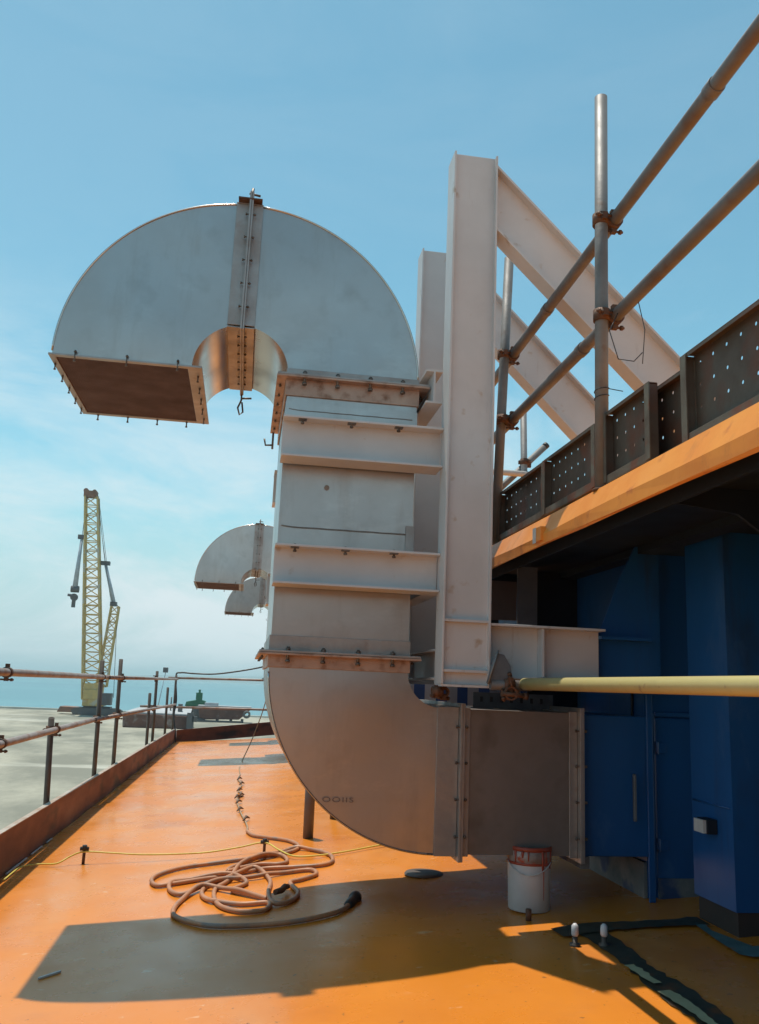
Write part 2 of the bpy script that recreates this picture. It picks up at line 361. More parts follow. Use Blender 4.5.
MB().prism([a+Vector((0,0,-.09)), b+Vector((0,0,.15)), b+Vector((0,0,.40)), a+Vector((0,0,.115))], nn).build('far_plate', BULW, bw)
# top edge of the side plate, sunlight put into its pale colour; foot strips
m = MB()
vs=[];fs=[]
for y in yy:
    x = Xp(y); vs += [(x-.024,y,pz(y)+.002),(x+.006,y,pz(y)+.002),(x+.006,y,pz(y)+.007),(x-.024,y,pz(y)+.007)]
for i in range(len(yy)-1):
    o=4*i
    for k in range(4): fs.append((o+k, o+(k+1)%4, o+4+(k+1)%4, o+4+k))
m.add(vs,fs).build('lit_top_edge', mat('sunlit_edge', (.42,.36,.30), (.30,.2,.14), 8, .6), bw)
for (y0,y1) in ((4.75,5.15),(5.25,5.5),(5.62,5.75)):
    MB().prism([(Xp(y0)+.006,y0,dz(-1.04)+.004),(Xp(y1)+.006,y1,dz(-1.04)+.004),(Xp(y1)+.014,y1,dz(-1.03)+.004),(Xp(y0)+.014,y0,dz(-1.03)+.004)],(0,0,.006)).build('foot_strip', GREYL, bw)
MB().box(-.955,-.935,14.40,14.50,-.07,.11).build('corner_strip', GREYL, bw)

# ------------------------------------------------------------------ deckhouse
dh = thing('deckhouse', 'blue painted deckhouse under an orange edged upper deck, along the right side', 'deckhouse', (1.67,3.5,.1))
XL = 1.06
def ledge_strip(pts, name, mt, bev=0):
    """profile of (x,z) extruded along Y with small waves"""
    n_ = 90; vs=[]; fs=[]; k=len(pts)
    for i in range(n_+1):
        y = -14+30*i/n_; 
        for j,(x,z) in enumerate(pts):
            wv = .004*math.sin(y*2.3+j)+.003*math.sin(y*5.7+j*2)
            vs.append((x+wv*.5, y, z+(wv if j in (1,2,3) else wv*.4)+ (.012*max(0,(y-3.2))*.4 if y<8 else .023)))
    for i in range(n_):
        for j in range(k-1):
            o=i*k+j; fs.append((o,o+1,o+k+1,o+k))
    m = MB(); m.add(vs,fs); return m.build(name, mt, dh)
ledge_strip([(XL+.03,1.452),(XL+.010,1.438),(XL,1.440),(XL,1.480),(XL+.042,1.562),(XL+.16,1.570)], 'deck_edge', ORANGE_E)
MB().box(XL+.10,4.2,-14,16,1.544,1.558).build('upper_deck', ORANGE_E, dh)
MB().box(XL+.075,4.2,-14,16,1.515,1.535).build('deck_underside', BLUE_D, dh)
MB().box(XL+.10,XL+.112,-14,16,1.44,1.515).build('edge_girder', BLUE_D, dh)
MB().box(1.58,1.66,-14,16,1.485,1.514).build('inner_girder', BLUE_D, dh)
MB().box(1.22,1.235,2.5,3.5,1.558,1.61).build('coaming', mat('purple_grey_paint', (.17,.16,.24), (.12,.11,.17), 6, .6), dh)
for y in (1.2,2.3,4.4,5.4,6.6,7.8,9.2,10.6,12,13.4):
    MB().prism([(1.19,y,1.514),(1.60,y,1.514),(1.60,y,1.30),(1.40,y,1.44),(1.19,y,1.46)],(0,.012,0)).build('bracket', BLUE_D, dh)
# walls
MB().box(1.67,1.70,3.50,16,.05,1.514).build('wall', BLUE, dh)
MB().box(1.70,2.3,3.50,3.53,.05,1.514).build('wall', BLUE, dh)
MB().box(1.71,2.3,2.92,3.20,.205,1.514).build('trunk', BLUE, dh)
MB().box(1.722,2.3,2.932,3.19,.08,.2049).build('trunk_base', mat('trunk_base_paint', (.035,.03,.028), (.06,.04,.035), 9, .7), dh)
MB().box(2.29,2.33,-14,2.92,.05,1.514).build('wall', BLUE, dh)
for x in (1.642,):
    MB().box(x,1.669,3.425,3.435,.12,1.514).build('stiffener', BLUE, dh, bevel=.003)
MB().box(1.41,1.669,4.24,4.255,.83,1.514).build('wall', BLUE_D, dh)  # dark panel added to stand for the black shade in the recess
MB().box(-1.2,2.3,-5.6,-5.55,-.1,2.3).build('unseen_rear_wall', mat('unseen_wall_brown',(.30,.13,.06),(.22,.10,.05),2,.6), dh)  # added wall behind the camera, darkens and warms the lower duct's reflections
# recessed door panel between wall and trunk
dp = MB().box(1.705,1.98,3.484,3.499,.16,.826).build('door_panel', BLUE, dh, bevel=.004)
MB().box(1.69,1.704,3.48,3.499,.16,.845).build('door_frame', BLUE, dh, bevel=.003)
MB().box(1.705,1.98,3.480,3.499,.832,.85).build('door_frame', BLUE, dh, bevel=.003)
MB().box(1.571,1.582,3.395,3.412,.425,.605).build('grab_bar', LUG, dh, bevel=.003)
# blue stub that the duct runs into
st = MB().box(1.372,1.669,3.446,4.19,.285,.828).build('duct_stub', BLUE, dh, bevel=.004)
MB().box(1.366,1.40,3.436,4.20,.24,.2849).build('stub_rim', GREYP, dh)
MB().box(1.655,1.669,3.50,5.0,.10,.255).build('primer_band', GREYP, dh)
MB().box(1.705,2.0,3.47,3.483,.12,.20).build('primer_band', GREYP, dh)
# small junction box on the trunk
jb = MB().box(1.667,1.709,3.02,3.09,.44,.49).build('junction_box', BLUE_D, dh, bevel=.003)
MB().box(1.655,1.6665,3.022,3.088,.443,.487).build('cover_plate', GREYL, jb)
for z in (.52,):
    MB().tube([(1.7085,2.935,z+.02),(1.7085,3.06,z+.02),(1.7085,3.19,z+.02)],.0035,6).build('weld_line',BLUE,dh)
for z in (.30,.68):
    hg=MB().tube([(1.712,3.478,z),(1.712,3.478,z+.05)],.007,8); hg.box(1.715,1.75,3.474,3.480,z+.005,z+.045); hg.build('hinge',BLUE,dh,bevel=.001)
MB().tube([(1.668,3.60,1.50),(1.664,3.60,1.1),(1.664,3.61,.62),(1.668,3.62,.60)],.006,8).build('cable',BLUE_D,dh)
# lug on the orange edge
lg = MB().box(XL-.012,XL+.01,3.02,3.08,1.455,1.508).build('edge_lug', ORANGE_E, dh, bevel=.002)
MB().box(XL-.014,XL-.0125,3.065,3.10,1.452,1.510).build('face_plate', GREYL, lg)
# blue gusset above the base beam, grey panel under the ledge
MB().prism([(1.392,3.345,.93),(1.392,3.345,1.13),(1.43,3.345,1.20),(1.50,3.345,1.38),(1.57,3.345,1.514),(1.669,3.345,1.514),(1.669,3.345,.93)],(0,.012,0)).build('gusset', BLUE, dh)
MB().box(1.392,1.604,3.28,3.40,1.125,1.137).build('gusset_flange', BLUE, dh)
MB().box(1.31,1.41,4.10,4.115,1.17,1.514).build('frame_panel', mat('grey_blue_paint', (.20,.23,.27), (.15,.17,.21), 4, .6), dh)
MB().box(1.05,1.31,4.12,4.135,1.25,1.44).build('frame_panel', mat('brown_grey_paint', (.17,.13,.12), (.12,.10,.10), 4, .6), dh)
rebase(dh)

# ------------------------------------------------------------------ gooseneck duct
D0, D1 = 3.43, 4.20
XC, ZC, RO, RI = -.09, 2.148, .74, .195
g = thing('gooseneck_duct', 'large shiny sheet steel gooseneck duct bending over the deck, nearest of the three', 'duct', (.38,3.8,.28), 'gooseneck ducts along the deck')
NS = 64
def arcpts(cx, cz, r, a0, a1, n): return [(cx+r*math.cos(a0+(a1-a0)*i/n), cz+r*math.sin(a0+(a1-a0)*i/n)) for i in range(n+1)]
def bend(cx, cz, ro, ri, a0, a1, y0, y1, n):
    """rectangular duct bend: four walls as thin sheets, ends open"""
    m = MB(); O = arcpts(cx,cz,ro,a0,a1,n); I = arcpts(cx,cz,ri,a0,a1,n); k = n+1
    vs = [(x,y0,z) for x,z in O]+[(x,y1,z) for x,z in O]+[(x,y0,z) for x,z in I]+[(x,y1,z) for x,z in I]
    m.add(vs, [(i,i+1,k+i+1,k+i) for i in range(n)], True)
    inn = MB(); inn.add([vs[i] for i in range(2*k,4*k)], [(i,i+1,k+i+1,k+i) for i in range(n)], True)
    inn.build('inner_sheet', INNER, g)
    # flat cheeks, subdivided radially with a faint oil-canning
    for y in (y0, y1):
        sg = -1 if y == y0 else 1; cv=[]; cf=[]; q=7
        for i in range(k):
            for j in range(q+1):
                t=j/q; x=O[i][0]*(1-t)+I[i][0]*t; z=O[i][1]*(1-t)+I[i][1]*t
                wv = .004*math.sin(math.pi*t)*math.sin(math.pi*i/n*2+.5)
                cv.append((x, y+sg*wv, z))
        for i in range(n):
            for j in range(q):
                a=i*(q+1)+j; cf.append((a,a+1,a+q+2,a+q+1))
        m.add(cv, cf, True)
    return m
bend(XC,ZC,RO,RI,math.pi,math.pi/2+.055,D0,D1,NS//2).build('arch_bend', STEEL, g)
bend(XC,ZC,RO,RI,math.pi/2-.055+.055,0,D0+.0005,D1-.0005,NS//2).build('arch_bend', STEEL, g)
# riser
def shell(x0,x1,y0,y1,z0,z1,axis):
    m = MB()
    if axis=='z':
        c=[(x0,y0),(x1,y0),(x1,y1),(x0,y1)]
        for i in range(4):
            a,b=c[i],c[(i+1)%4]; m.add([(a[0],a[1],z0),(b[0],b[1],z0),(b[0],b[1],z1),(a[0],a[1],z1)],[(0,1,2,3)])
    else:
        c=[(y0,z0),(y1,z0),(y1,z1),(y0,z1)]
        for i in range(4):
            a,b=c[i],c[(i+1)%4]; m.add([(x0,a[0],a[1]),(x0,b[0],b[1]),(x1,b[0],b[1]),(x1,a[0],a[1])],[(0,1,2,3)])
    return m
X0, X1 = XC+RI, XC+RO
rs = shell(X0+.001,X1-.001,D0+.001,D1-.001,1.0,2.147,'z').build('riser', STEEL, g)
bend(.783,.966,.678,.133,math.pi,1.5*math.pi,D0,D1,NS//2).build('elbow', STEEL, g)
shell(.79,1.366,D0+.001,D1-.001,.288,.832,'x').build('horizontal_run', mat('shaded_sheet', (.27,.24,.22), (.21,.185,.17), 3.5, .5, .55, bump=.05, bscale=3, c3=(.15,.12,.10), s3=8, t3=(.55,.85)), g)  # sheet colour darkened for the ledge's shade and dark reflections
shell(X0-.0,X1,D0,D1,.964,1.0,'z').build('elbow_collar', STEEL, g)
def ring_z(z0,z1,leg,ly,name,th=.006,lw=.045,lt=.009,mt=FLG,extra_bolts=True,bz=0,nb=4,lowband=True):
    """flange round the riser: flat band and outstanding leg"""
    m=MB(); e=th
    def frame(a,z0,z1,inn):
        nonlocal m
        xs0,xs1,yd0,yd1 = X0-a,X1+a,D0-a,D1+a
        m.box(xs0,xs1,yd0,D0-inn,z0,z1); m.box(xs0,xs1,D1+inn,yd1,z0,z1)
        m.box(xs0,X0-inn,D0-inn+.0001,D1+inn-.0001,z0,z1); m.box(X1+inn,xs1,D0-inn+.0001,D1+inn-.0001,z0,z1)
    frame(e,leg+.0005,z1,.0005); frame(lw-.003,leg+.0005,leg+lt,e+.0003)
    o=m.build(name,mt,g,bevel=.0015)
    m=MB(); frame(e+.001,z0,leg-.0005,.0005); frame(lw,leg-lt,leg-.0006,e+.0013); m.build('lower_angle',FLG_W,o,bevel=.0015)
    for i in range(nb):
        x=X0+(X1-X0)*(i+.5)/nb+ (.0)
        hexbolt((x,D0-lw*.62,leg-.006),(0,0,1),.0145,.075).build('bolt',BOLT,o)
    for i in range(6):
        y=D0+(D1-D0)*(i+.5)/6
        hexbolt((X0-lw*.62,y,leg),(0,0,1),.009,.050).build('bolt',BOLT,o)
        hexbolt((X1+lw*.62,y,leg),(0,0,1),.009,.050).build('bolt',BOLT,o)
    return o
ring_z(2.06,2.178,2.138,0,'riser_top_flange')
ring_z(.962,1.085,1.018,0,'riser_foot_flange',bz=1)
# weld seams round the riser
for z,dx in ((2.0,.0),(1.515,.004)):
    m=MB(); pts=[(X0+.012,D0-.002,z+.004)]+[(X0+.012+(X1-X0-.03)*i/14, D0-.0022, z+.0006*math.sin(i*2.1)) for i in range(1,15)]
    m.tube(pts,.0028,6); m.build('weld_seam',SEAM,g)
for z0,z1 in ((1.955,2.052),(1.44,1.505)):
    pass
MB().box(X0-.002,X1+.002,D0-.0035,D0-.0012,1.955,2.035).build('patch_strip',STEEL,g)
MB().box(X1-.03,X1+.004,D0-.006,D0-.0036,1.44,1.55).build('seam_bracket',FLG,g)
MB().tube([(.29,D0-.004,1.685),(.29,D0+.01,1.685)],.011,8).build('plug',SEAM,g)
def glint_lip(cx,cz,r_,a0,a1,y,name='edge_glint'):
    MB().tube([(x,y,z) for x,z in arcpts(cx,cz,r_,a0,a1,40)],.0042,6).build(name,INNER,g)  # lip added along the bend so the sun draws a bright line
glint_lip(XC,ZC,RO+.001,math.pi*.995,math.pi/2+.07,D0-.001); glint_lip(XC,ZC,RO+.001,math.pi/2-.06,.03,D0-.001)
glint_lip(.783,.966,.679,math.pi*1.01,1.5*math.pi-.02,D0-.001)
# mid-arch flange (vertical plane through the crown)
def ring_arch():
    m=MB(); xc=XC-.005
    zi, zo = ZC+RI, ZC+RO
    # bands following the sheet: flat on cheeks
    for (x0,x1) in ((xc-.062,xc-.008),(xc+.008,xc+.050)):
        m.box(x0,x1,D0-.010,D0-.004,zi-.002,zo-.001)
        m.box(x0,x1,D1+.004,D1+.010,zi-.002,zo-.001)
        m.box(x0,x1,D0-.010,D1+.010,zo+.0005,zo+.006)
        m.box(x0,x1,D0-.010,D1+.010,zi-.014,zi-.0085)
    for (x0,x1,lw) in ((xc-.0085,xc-.0005,.045),(xc+.0005,xc+.0085,.042)):
        m.box(x0,x1,D0-lw,D0-.011,zi-lw*.7,zo+lw)
        m.box(x0,x1,D1+.011,D1+lw,zi-lw*.7,zo+lw)
        m.box(x0,x1,D0-.0109,D1+.0109,zo+.007,zo+lw)
        m.box(x0,x1,D0-.0109,D1+.0109,zi-lw*.7,zi-.015)
    o=m.build('arch_flange',FLG,g,bevel=.0012)
    MB().box(xc-.055,xc+.045,D0-.046,D0+.20,zo+.0062,zo+.012).build('top_cap',RUST,o)
    for i in range(5): hexbolt((xc,D0-.030,zi+.02+.52*(i+.5)/5),(1,0,0),.008,.055).build('bolt',BOLT,o)
    for i in range(7):
        hexbolt((xc,D0+.06+.10*i,zi-.024),(1,0,0),.008,.050).build('bolt',BOLT,o)
        hexbolt((xc,D0+.06+.10*i,zo+.028),(1,0,0),.008,.050).build('bolt',BOLT,o)
    m=MB(); m.tube([(xc,D0-.03,zo+.0),(xc+.002,D0-.032,zo+.062)],.006,8); m.tube([(xc-.012,D0-.032,zo+.038),(xc+.035,D0-.030,zo+.032)],.005,6); m.build('tie_rod',BOLT,o)
    m=MB(); m.tube([(xc,D1+.03,zi),(xc,D1+.03,zi-.06),(xc-.015,D1+.03,zi-.10),(xc-.004,D1+.03,zi-.135),(xc+.012,D1+.03,zi-.12),(xc+.004,D1+.03,zi-.07)],.005,6); m.tube([(xc,D1+.03,zi-.05),(xc+.05,D1+.03,zi-.045)],.005,6); m.build('tie_rod',BOLT,o)
ring_arch()
# hook rod under the left side of the riser flange, far end
m=MB(); m.tube([(X0-.03,D1+.03,2.14),(X0-.03,D1+.03,2.045)],.006,6); m.tube([(X0-.03,D1+.03,2.065),(X0-.065,D1+.03,2.062),(X0-.072,D1+.03,2.095)],.005,6); m.build('hook_rod',BOLT,g)
# outlet flange and screen
xo0,xo1=XC-RO,XC-RI
m=MB(); lw=.012
for (z0,z1,a,b_) in ((2.139,2.147,.0015,lw),):
    m.box(xo0-b_,xo1+b_+.030,D0-b_,D0+.012,z0,z1); m.box(xo0-b_,xo1+b_+.030,D1-.018,D1+b_,z0,z1)
    m.box(xo0-b_,xo0+.012,D0+.0121,D1-.0181,z0,z1); m.box(xo1-.016,xo1+b_+.030,D0+.0121,D1-.0181,z0,z1)

of=m.build('outlet_flange',FLG,g,bevel=.001)
for i in range(3): hexbolt((xo0+.09+.20*i,D0-.010,2.142),(0,0,1),.008,.06).build('bolt',BOLT,of)
for i in range(4): hexbolt((xo0+.06+.14*i,D1+.004,2.128),(0,0,1),.008,.04).build('bolt',BOLT,of)
for i in range(5): hexbolt((xo0-.004,D0+.09+.15*i,2.126),(0,0,1),.007,.035).build('bolt',BOLT,of); hexbolt((xo1+.022,D0+.09+.15*i,2.126),(0,0,1),.007,.035).build('bolt',BOLT,of)
MB().box(xo0+.004,xo1-.004,D0+.004,D1-.004,2.1425,2.1450).build('screen',MESH,g)
# flange between elbow and horizontal run
def ring_x(xa,xb,leg,z0,z1,name,nb=4,lw=.042,mt=FLG):
    m=MB(); 
    for (p,q) in ((xa,leg-.010),(leg+.010,xb)):
        if q-p<.004: continue
        m.box(p,q,D0-.009,D0-.003,z0-.006,z1+.006); m.box(p,q,D0-.0029,D1+.009,z1+.001,z1+.006); m.box(p,q,D0-.0029,D1+.009,z0-.006,z0-.001)
    for (p,q,l_) in ((leg-.0095,leg-.0005,lw),(leg+.0005,leg+.0095,lw-.004)):
        m.box(p,q,D0-l_,D0-.0095,z0-.022,z1+.022); m.box(p,q,D0-.0094,D1+.01,z1+.0065,z1+.022); m.box(p,q,D0-.0094,D1+.01,z0-.022,z0-.0065)
    o=m.build(name,mt,g,bevel=.0012)
    for i in range(nb): hexbolt((leg,D0-.028,z0+(z1-z0)*(i+.5)/nb),(1,0,0),.009,.060).build('bolt',BOLT,o)
    return o
ring_x(.772,.905,.868,.288,.832,'elbow_end_flange')
ring_x(1.312,1.362,1.355,.288,.832,'wall_flange',mt=FLG)
# perforated cable angle on top of the horizontal run
m=MB(); m.box(1.0,1.36,3.74,3.745,.833,.90); o=m.build('perforated_angle',LUG,g)
m=MB()
for i in range(7): m.box(1.03+.045*i,1.042+.045*i,3.7375,3.7398,.86,.882)
m.build('slot_row',BLACK,o)
# faint marker figures on the elbow
tx=bpy.data.curves.new('marker_writing','FONT'); tx.body='OOIIS'; tx.size=.042; tx.extrude=.0004; tx.space_character=1.15; tx.materials.append(INK)
tmp=bpy.data.objects.new('tmp',tx); COL.objects.link(tmp); dg_=bpy.context.evaluated_depsgraph_get(); me_=bpy.data.meshes.new_from_object(tmp.evaluated_get(dg_)); bpy.data.objects.remove(tmp); me_.materials.clear(); me_.materials.append(INK)
to=bpy.data.objects.new('marker_writing',me_); COL.objects.link(to); to.parent=g; to.location=(.335,D0-.0062,.470); to.rotation_euler=(R(90),0,0); to.scale=(1,.62,1)
rebase(g)
def gscale(o,s): o.scale=(s,s,s)
g2 = dup(g); g2.location = g.location+Vector((.20,7.25,-.075)); g2['label']='smaller looking second gooseneck duct standing further down the deck, beside the near one'
g3 = dup(g); gscale(g3,.75); g3.location=(.245+.47*.75,13.85,1.955-(2.148-.28)*.75); g3['label']='farthest and smallest gooseneck duct, below the outlet of the second one'
# ------------------------------------------------------------------ steel support frame
fr = thing('support_frame', 'off-white welded steel frame of beams clamped around the near duct', 'steel frame', (.83,3.3,.93))
CX0,CX1=.737,.925; cxm=(CX0+CX1)/2; cw_=CX1-CX0
def col(y,zt=3.135,dx=0): return ibeam((cxm+dx,y,.925),(cxm+dx,y,zt),(1,0,0),cw_,.12,.009,.008,wo=-.032)
col(3.280).build('column',PRIM,fr,bevel=.0012); col(4.05,3.095,.022).build('column',PRIM,fr,bevel=.0012)
for z in (1.163,.975):
    MB().box(CX0+.0082,CX1-.0082,3.223,3.243,z-.005,z+.005).build('web_stiffener',PRIM,fr)
MB().box(CX0+.0005,CX1-.0005,3.222,3.338,.916,.9245).build('foot_plate',PRIM,fr)
def xbeam(x0,x1,y,z0,z1,fwd,name,mt=PRIM): return ibeam((x0,y,(z0+z1)/2),(x1,y,(z0+z1)/2),(0,0,1),z1-z0,fwd,.008,.009).build(name,mt,fr,bevel=.0012)
for (z0,z1) in ((1.770,1.935),(1.272,1.425)):
    cb=xbeam(.094,CX0-.001,3.352,z0,z1,.13,'cross_beam')
    for i,x in enumerate((.17,.365,.555)):
        m=hexbolt((x,3.305,z1-.012),(0,0,1),.011,.040); m.box(x-.016,x+.016,3.292,3.318,z1-.014,z1-.0095); m.build('clamp_bolt',BOLT,cb)
for (z0,z1) in ((1.770,1.935),(1.272,1.425)):
    xbeam(.094,CX0-.001,4.275,z0,z1,.13,'cross_beam')
def ybeam(x,z0,z1,y0=3.391,y1=3.984,fwd=.07,name='side_beam'): return ibeam((x,y0,(z0+z1)/2),(x,y1,(z0+z1)/2),(0,0,1),z1-z0,fwd,.008,.009).build(name,PRIM,fr,bevel=.0012)
ybeam(.705,2.055,2.20,y0=3.345); ybeam(.74,1.28,1.42); ybeam(.78,.94,1.06)
# braces up from the deckhouse
for y in (3.280,4.05):
    a=Vector((CX1+(.001 if y<4 else .023),y,2.955)); b=Vector((2.32,y,1.60))
    ibeam(a,b,(0,0,1),.300,.09,.009,.014,shear=True).build('brace',PRIM,fr,bevel=.0012)
xbeam(CX1+.001,1.388,3.305,.955,1.160,.15,'base_beam')
MB().box(1.135,1.143,3.24,3.30,.966,1.150).build('web_stiffener',PRIM,fr)
xbeam(CX1+.001,1.388,4.07,.955,1.160,.15,'base_beam')
rebase(fr)

# ------------------------------------------------------------------ upper deck scaffold guardrail
sr = thing('scaffold_guardrail', 'grey scaffold tube guardrail clamped together above the orange ledge', 'guardrail', (1.12,2.64,1.55))
XP=1.12; TR=.0222
p1=MB().pipe((XP,2.625,1.565),(XP,2.600,2.990),TR,TR-.004).build('post',TUBE,sr)
p2=MB().pipe((XP,3.86,1.535),(XP+.004,3.70,2.935),TR,TR-.004).build('post',TUBE,sr)
MB().tube([(XP,2.625,1.565),(XP,2.625,1.558)],.030,12).build('foot_ring',RUST,p1); MB().tube([(XP,3.86,1.545),(XP,3.86,1.536)],.030,12).build('foot_ring',RUST,p2)
XR=XP+.045
MB().pipe((XR,-1.0,2.673),(XR,5.2,2.406),TR,TR-.004).build('rail',TUBE_R,sr)
MB().pipe((XR,-1.0,2.214),(XR,5.2,2.127),TR,TR-.004).build('rail',TUBE_R,sr)
def coupler(px,py,pz,ax1,qx,qy,qz,ax2,r=.0228,name='coupler',par=None,nut=1):
    m=MB(); a1=Vector(ax1).normalized(); a2=Vector(ax2).normalized(); P=Vector((px,py,pz)); Q=Vector((qx,qy,qz))
    m.pipe(P-a1*.020,P+a1*.020,r+.006,r-.0005,16); m.pipe(Q-a2*.020,Q+a2*.020,r+.006,r-.0005,16)
    mid=(P+Q)/2; m.box(mid.x-.010,mid.x+.010,mid.y-.016,mid.y+.016,mid.z-.016,mid.z+.016)
    for c,ax in ((P,a1),(Q,a2)):
        s_=(c-mid).normalized(); t_=ax.cross(s_); 
        for k in (1,-1):
            e=c+t_*k*(r+.009); m.box(e.x-.009,e.x+.009,e.y-.009,e.y+.009,e.z-.012,e.z+.012)
        e=c+t_*(r+.014)*nut; m.tube([e-s_*.028,e+s_*.034],.0045,8); m.tube([e+s_*.020,e+s_*.029],.0085,6)
    return m.build(name,RUST,par)
rail1=lambda y:2.63-.043*y; rail2=lambda y:2.20-.014*y
for y in (2.612,3.76):
    for fz in (rail1,rail2):
        coupler(XP,y+(.0),fz(y),(0,0,1),XR,y+.0,fz(y),(0,1,-.03),par=sr)
coupler(XR,4.55,rail1(4.55),(0,1,0),XR+.04,4.55,rail1(4.55),(0,0,1),par=sr)
# joint sleeves on the rails
for y,fz in ((3.28,rail1),(2.9,rail2),(1.95,rail1)):
    MB().pipe((XR,y-.02,fz(y-.02)),(XR,y+.02,fz(y+.02)),TR+.003,TR).build('joint_sleeve',TUBE_R,sr)
# tie wires
m=MB(); m.tube([(XP+.03,2.55,2.15),(XP-.005,2.54,2.08),(XP+.02,2.53,1.98),(XP+.06,2.50,1.965),(XP+.075,2.47,1.985)],.0018,5); m.tube([(XP+.05,2.45,2.17),(XP+.07,2.44,2.05),(XP+.055,2.43,1.93)],.0015,5); m.build('tie_wire',BLACK,sr)
m=MB(); m.tube([(XP+.024*math.cos(a),2.62+.024*math.sin(a),1.86+.004*a) for a in [i*.5 for i in range(26)]]+[(XP+.02,2.50,1.86)],.0016,5); m.build('tie_wire',BLACK,sr)
rebase(sr)
# short stub of scaffold behind
sb = thing('scaffold_stub', 'small scaffold post with a black capped tube, behind the toe boards', 'scaffold', (1.80,5.5,1.56))
MB().pipe((1.81,5.5,1.56),(1.785,5.5,2.80),TR,TR-.004).build('post',TUBE,sb)
MB().pipe((1.35,5.53,1.96),(1.95,5.53,2.57),TR,TR-.004).build('tube',TUBE,sb)
MB().tube([(1.946,5.53,2.566),(1.965,5.53,2.585)],TR+.001,14).build('end_cap',BLACK,sb)
MB().pipe((1.2,5.46,2.345),(2.0,5.46,2.345),TR*.9,TR-.004).build('tube',mat('pale_tube',(.5,.48,.45),(.4,.38,.36),8,.5),sb)
coupler(1.795,5.5,2.44,(0,0,1),1.82,5.535,2.44,(.7,0,.7),par=sb)
rebase(sb)
# perforated toe boards (steel planks on edge)
RIMM = mat('worn_rim',(.17,.155,.12),(.11,.09,.07),9,.55,.3,c3=(.18,.08,.05),s3=12,t3=(.5,.62))
def plank(y0,y1,z0,z1,x,label,rim=.016,end=False,dy=.062):
    t=thing('toe_board',label,'plank',(x,(y0+y1)/2,z0),'perforated steel planks standing on edge')
    m=MB(); cols=max(3,int((y1-y0)/.062)); rows=4; yy0=y0+.001; yy1=y1-.001; zz0=z0+.001; zz1=z1+.002
    cw=(yy1-yy0)/cols; ch=(zz1-zz0)/rows
    for i in range(cols):
        for j in range(rows):
            a,b=yy0+i*cw,yy0+(i+1)*cw; c,d=zz0+j*ch,zz0+(j+1)*ch
            if j==0 or (i+j)%2==0 :
                if j==0: m.add([(x,a,c),(x,b,c),(x,b,d),(x,a,d)],[(0,1,2,3)]); continue
            cy,cz=(a+b)/2+(cw*.25 if j%2 else -cw*.25)*0,(c+d)/2; r=.0053
            ring=[(x,cy+r*math.cos(2*math.pi*(k+.5)/8),cz+r*math.sin(2*math.pi*(k+.5)/8)) for k in range(8)]
            # order: outer corners interleaved
            o=[(x,b,(c+d)/2),(x,b,d),(x,cy,d),(x,a,d),(x,a,(c+d)/2),(x,a,c),(x,cy,c),(x,b,c)]
            ring=[(x,cy+r*math.cos(math.pi*k/4),cz+r*math.sin(math.pi*k/4)) for k in range(8)]
            m.add(o+ring,[(k,(k+1)%8,8+(k+1)%8,8+k) for k in range(8)])
    m.build('perforated_web',BOARD,t,solid=.0015)
    dp=.030
    for z in (z0,z1): 
        m=MB(); s_=1 if z==z0 else -1
        m.box(x-dp,x-.001,y0,y1,z-(.003 if s_>0 else 0),z+(0 if s_>0 else .003)); m.box(x-dp,x-dp+.003,y0,y1,z+(.0005 if s_>0 else -rim*.6),z+(rim*1.5 if s_>0 else -.0005))
        m.build('folded_edge',RIMM if s_>0 else BOARD,t,bevel=.0008)
    for yv in ((y0,y1-.004)):
        MB().box(x-dp+.0035,x-.0015,yv,yv+.004,z0+.0035,z1-.0035).build('end_plate',BOARD,t)
        MB().box(x-dp-.004,x-dp-.0005,yv-.012,yv+.018,z0+.001,z1-.001).build('end_rim',RIMM,t)
    rebase(t); return t
plank(2.285,2.60,1.578,1.812,1.150,'perforated toe board with a raised end frame, second from the right')
plank(1.05,2.10,1.576,1.826,1.165,'rusty perforated toe board at the right edge with bright holes')
plank(2.105,2.45,1.578,1.812,1.195,'short dark perforated toe board set back between its neighbours')
plank(2.70,3.20,1.588,1.808,1.155,'perforated toe board just left of the tall scaffold post')
plank(3.215,3.83,1.588,1.808,1.158,'dark toe board between the short scaffold post and its nearer neighbour')
plank(3.90,5.6,1.588,1.808,1.158,'far toe board behind the short scaffold post')
# ------------------------------------------------------------------ pale pipe rail at eye height
pr = thing('handrail_pipe', 'pale yellow pipe running at eye level in front of the blue wall', 'pipe', (.96,3.1,.92))
MB().pipe((1.040,3.16,.936),(1.090,.60,.936),.0220,.017).build('pipe',PIPE_Y,pr)
MB().pipe((.915,3.185,.930),(1.075,3.185,.930),.019,.015).build('stub_tube',TUBE_R,pr)
coupler(.985,3.185,.930,(1,0,0),.985,3.165,.900,(0,1,0),.0195,par=pr)
m=MB(); m.tube([(.95,3.15,.898),(1.045,3.155,.893)],.009,10); m.tube([(1.035,3.155,.893),(1.05,3.155,.892)],.014,6); m.build('clamp_tube',RUST,pr)
rebase(pr)
lugp = thing('pad_eye', 'dark grey rounded steel plate standing behind the end of the pale pipe', 'steel plate', (.95,3.18,.93))
pts=[(.900,3.175,.935),(.925,3.175,1.02),(.940,3.175,1.045),(.965,3.175,1.04),(.99,3.175,1.0),(1.0,3.175,.95),(.99,3.175,.925)]
MB().prism(pts,(0,.014,0)).build('plate',LUG,lugp,bevel=.002)
MB().tube([(.902,3.170,.93),(.940,3.170,1.055)],.004,8).build('rod',TUBE,lugp)
rebase(lugp)
# rusty clamp at the foot of the column
tag(coupler(.735,3.28,.895,(1,0,0),.765,3.30,.895,(0,1,0),.014),'small rusty clamp hanging under the foot of the tall white column','clamp')
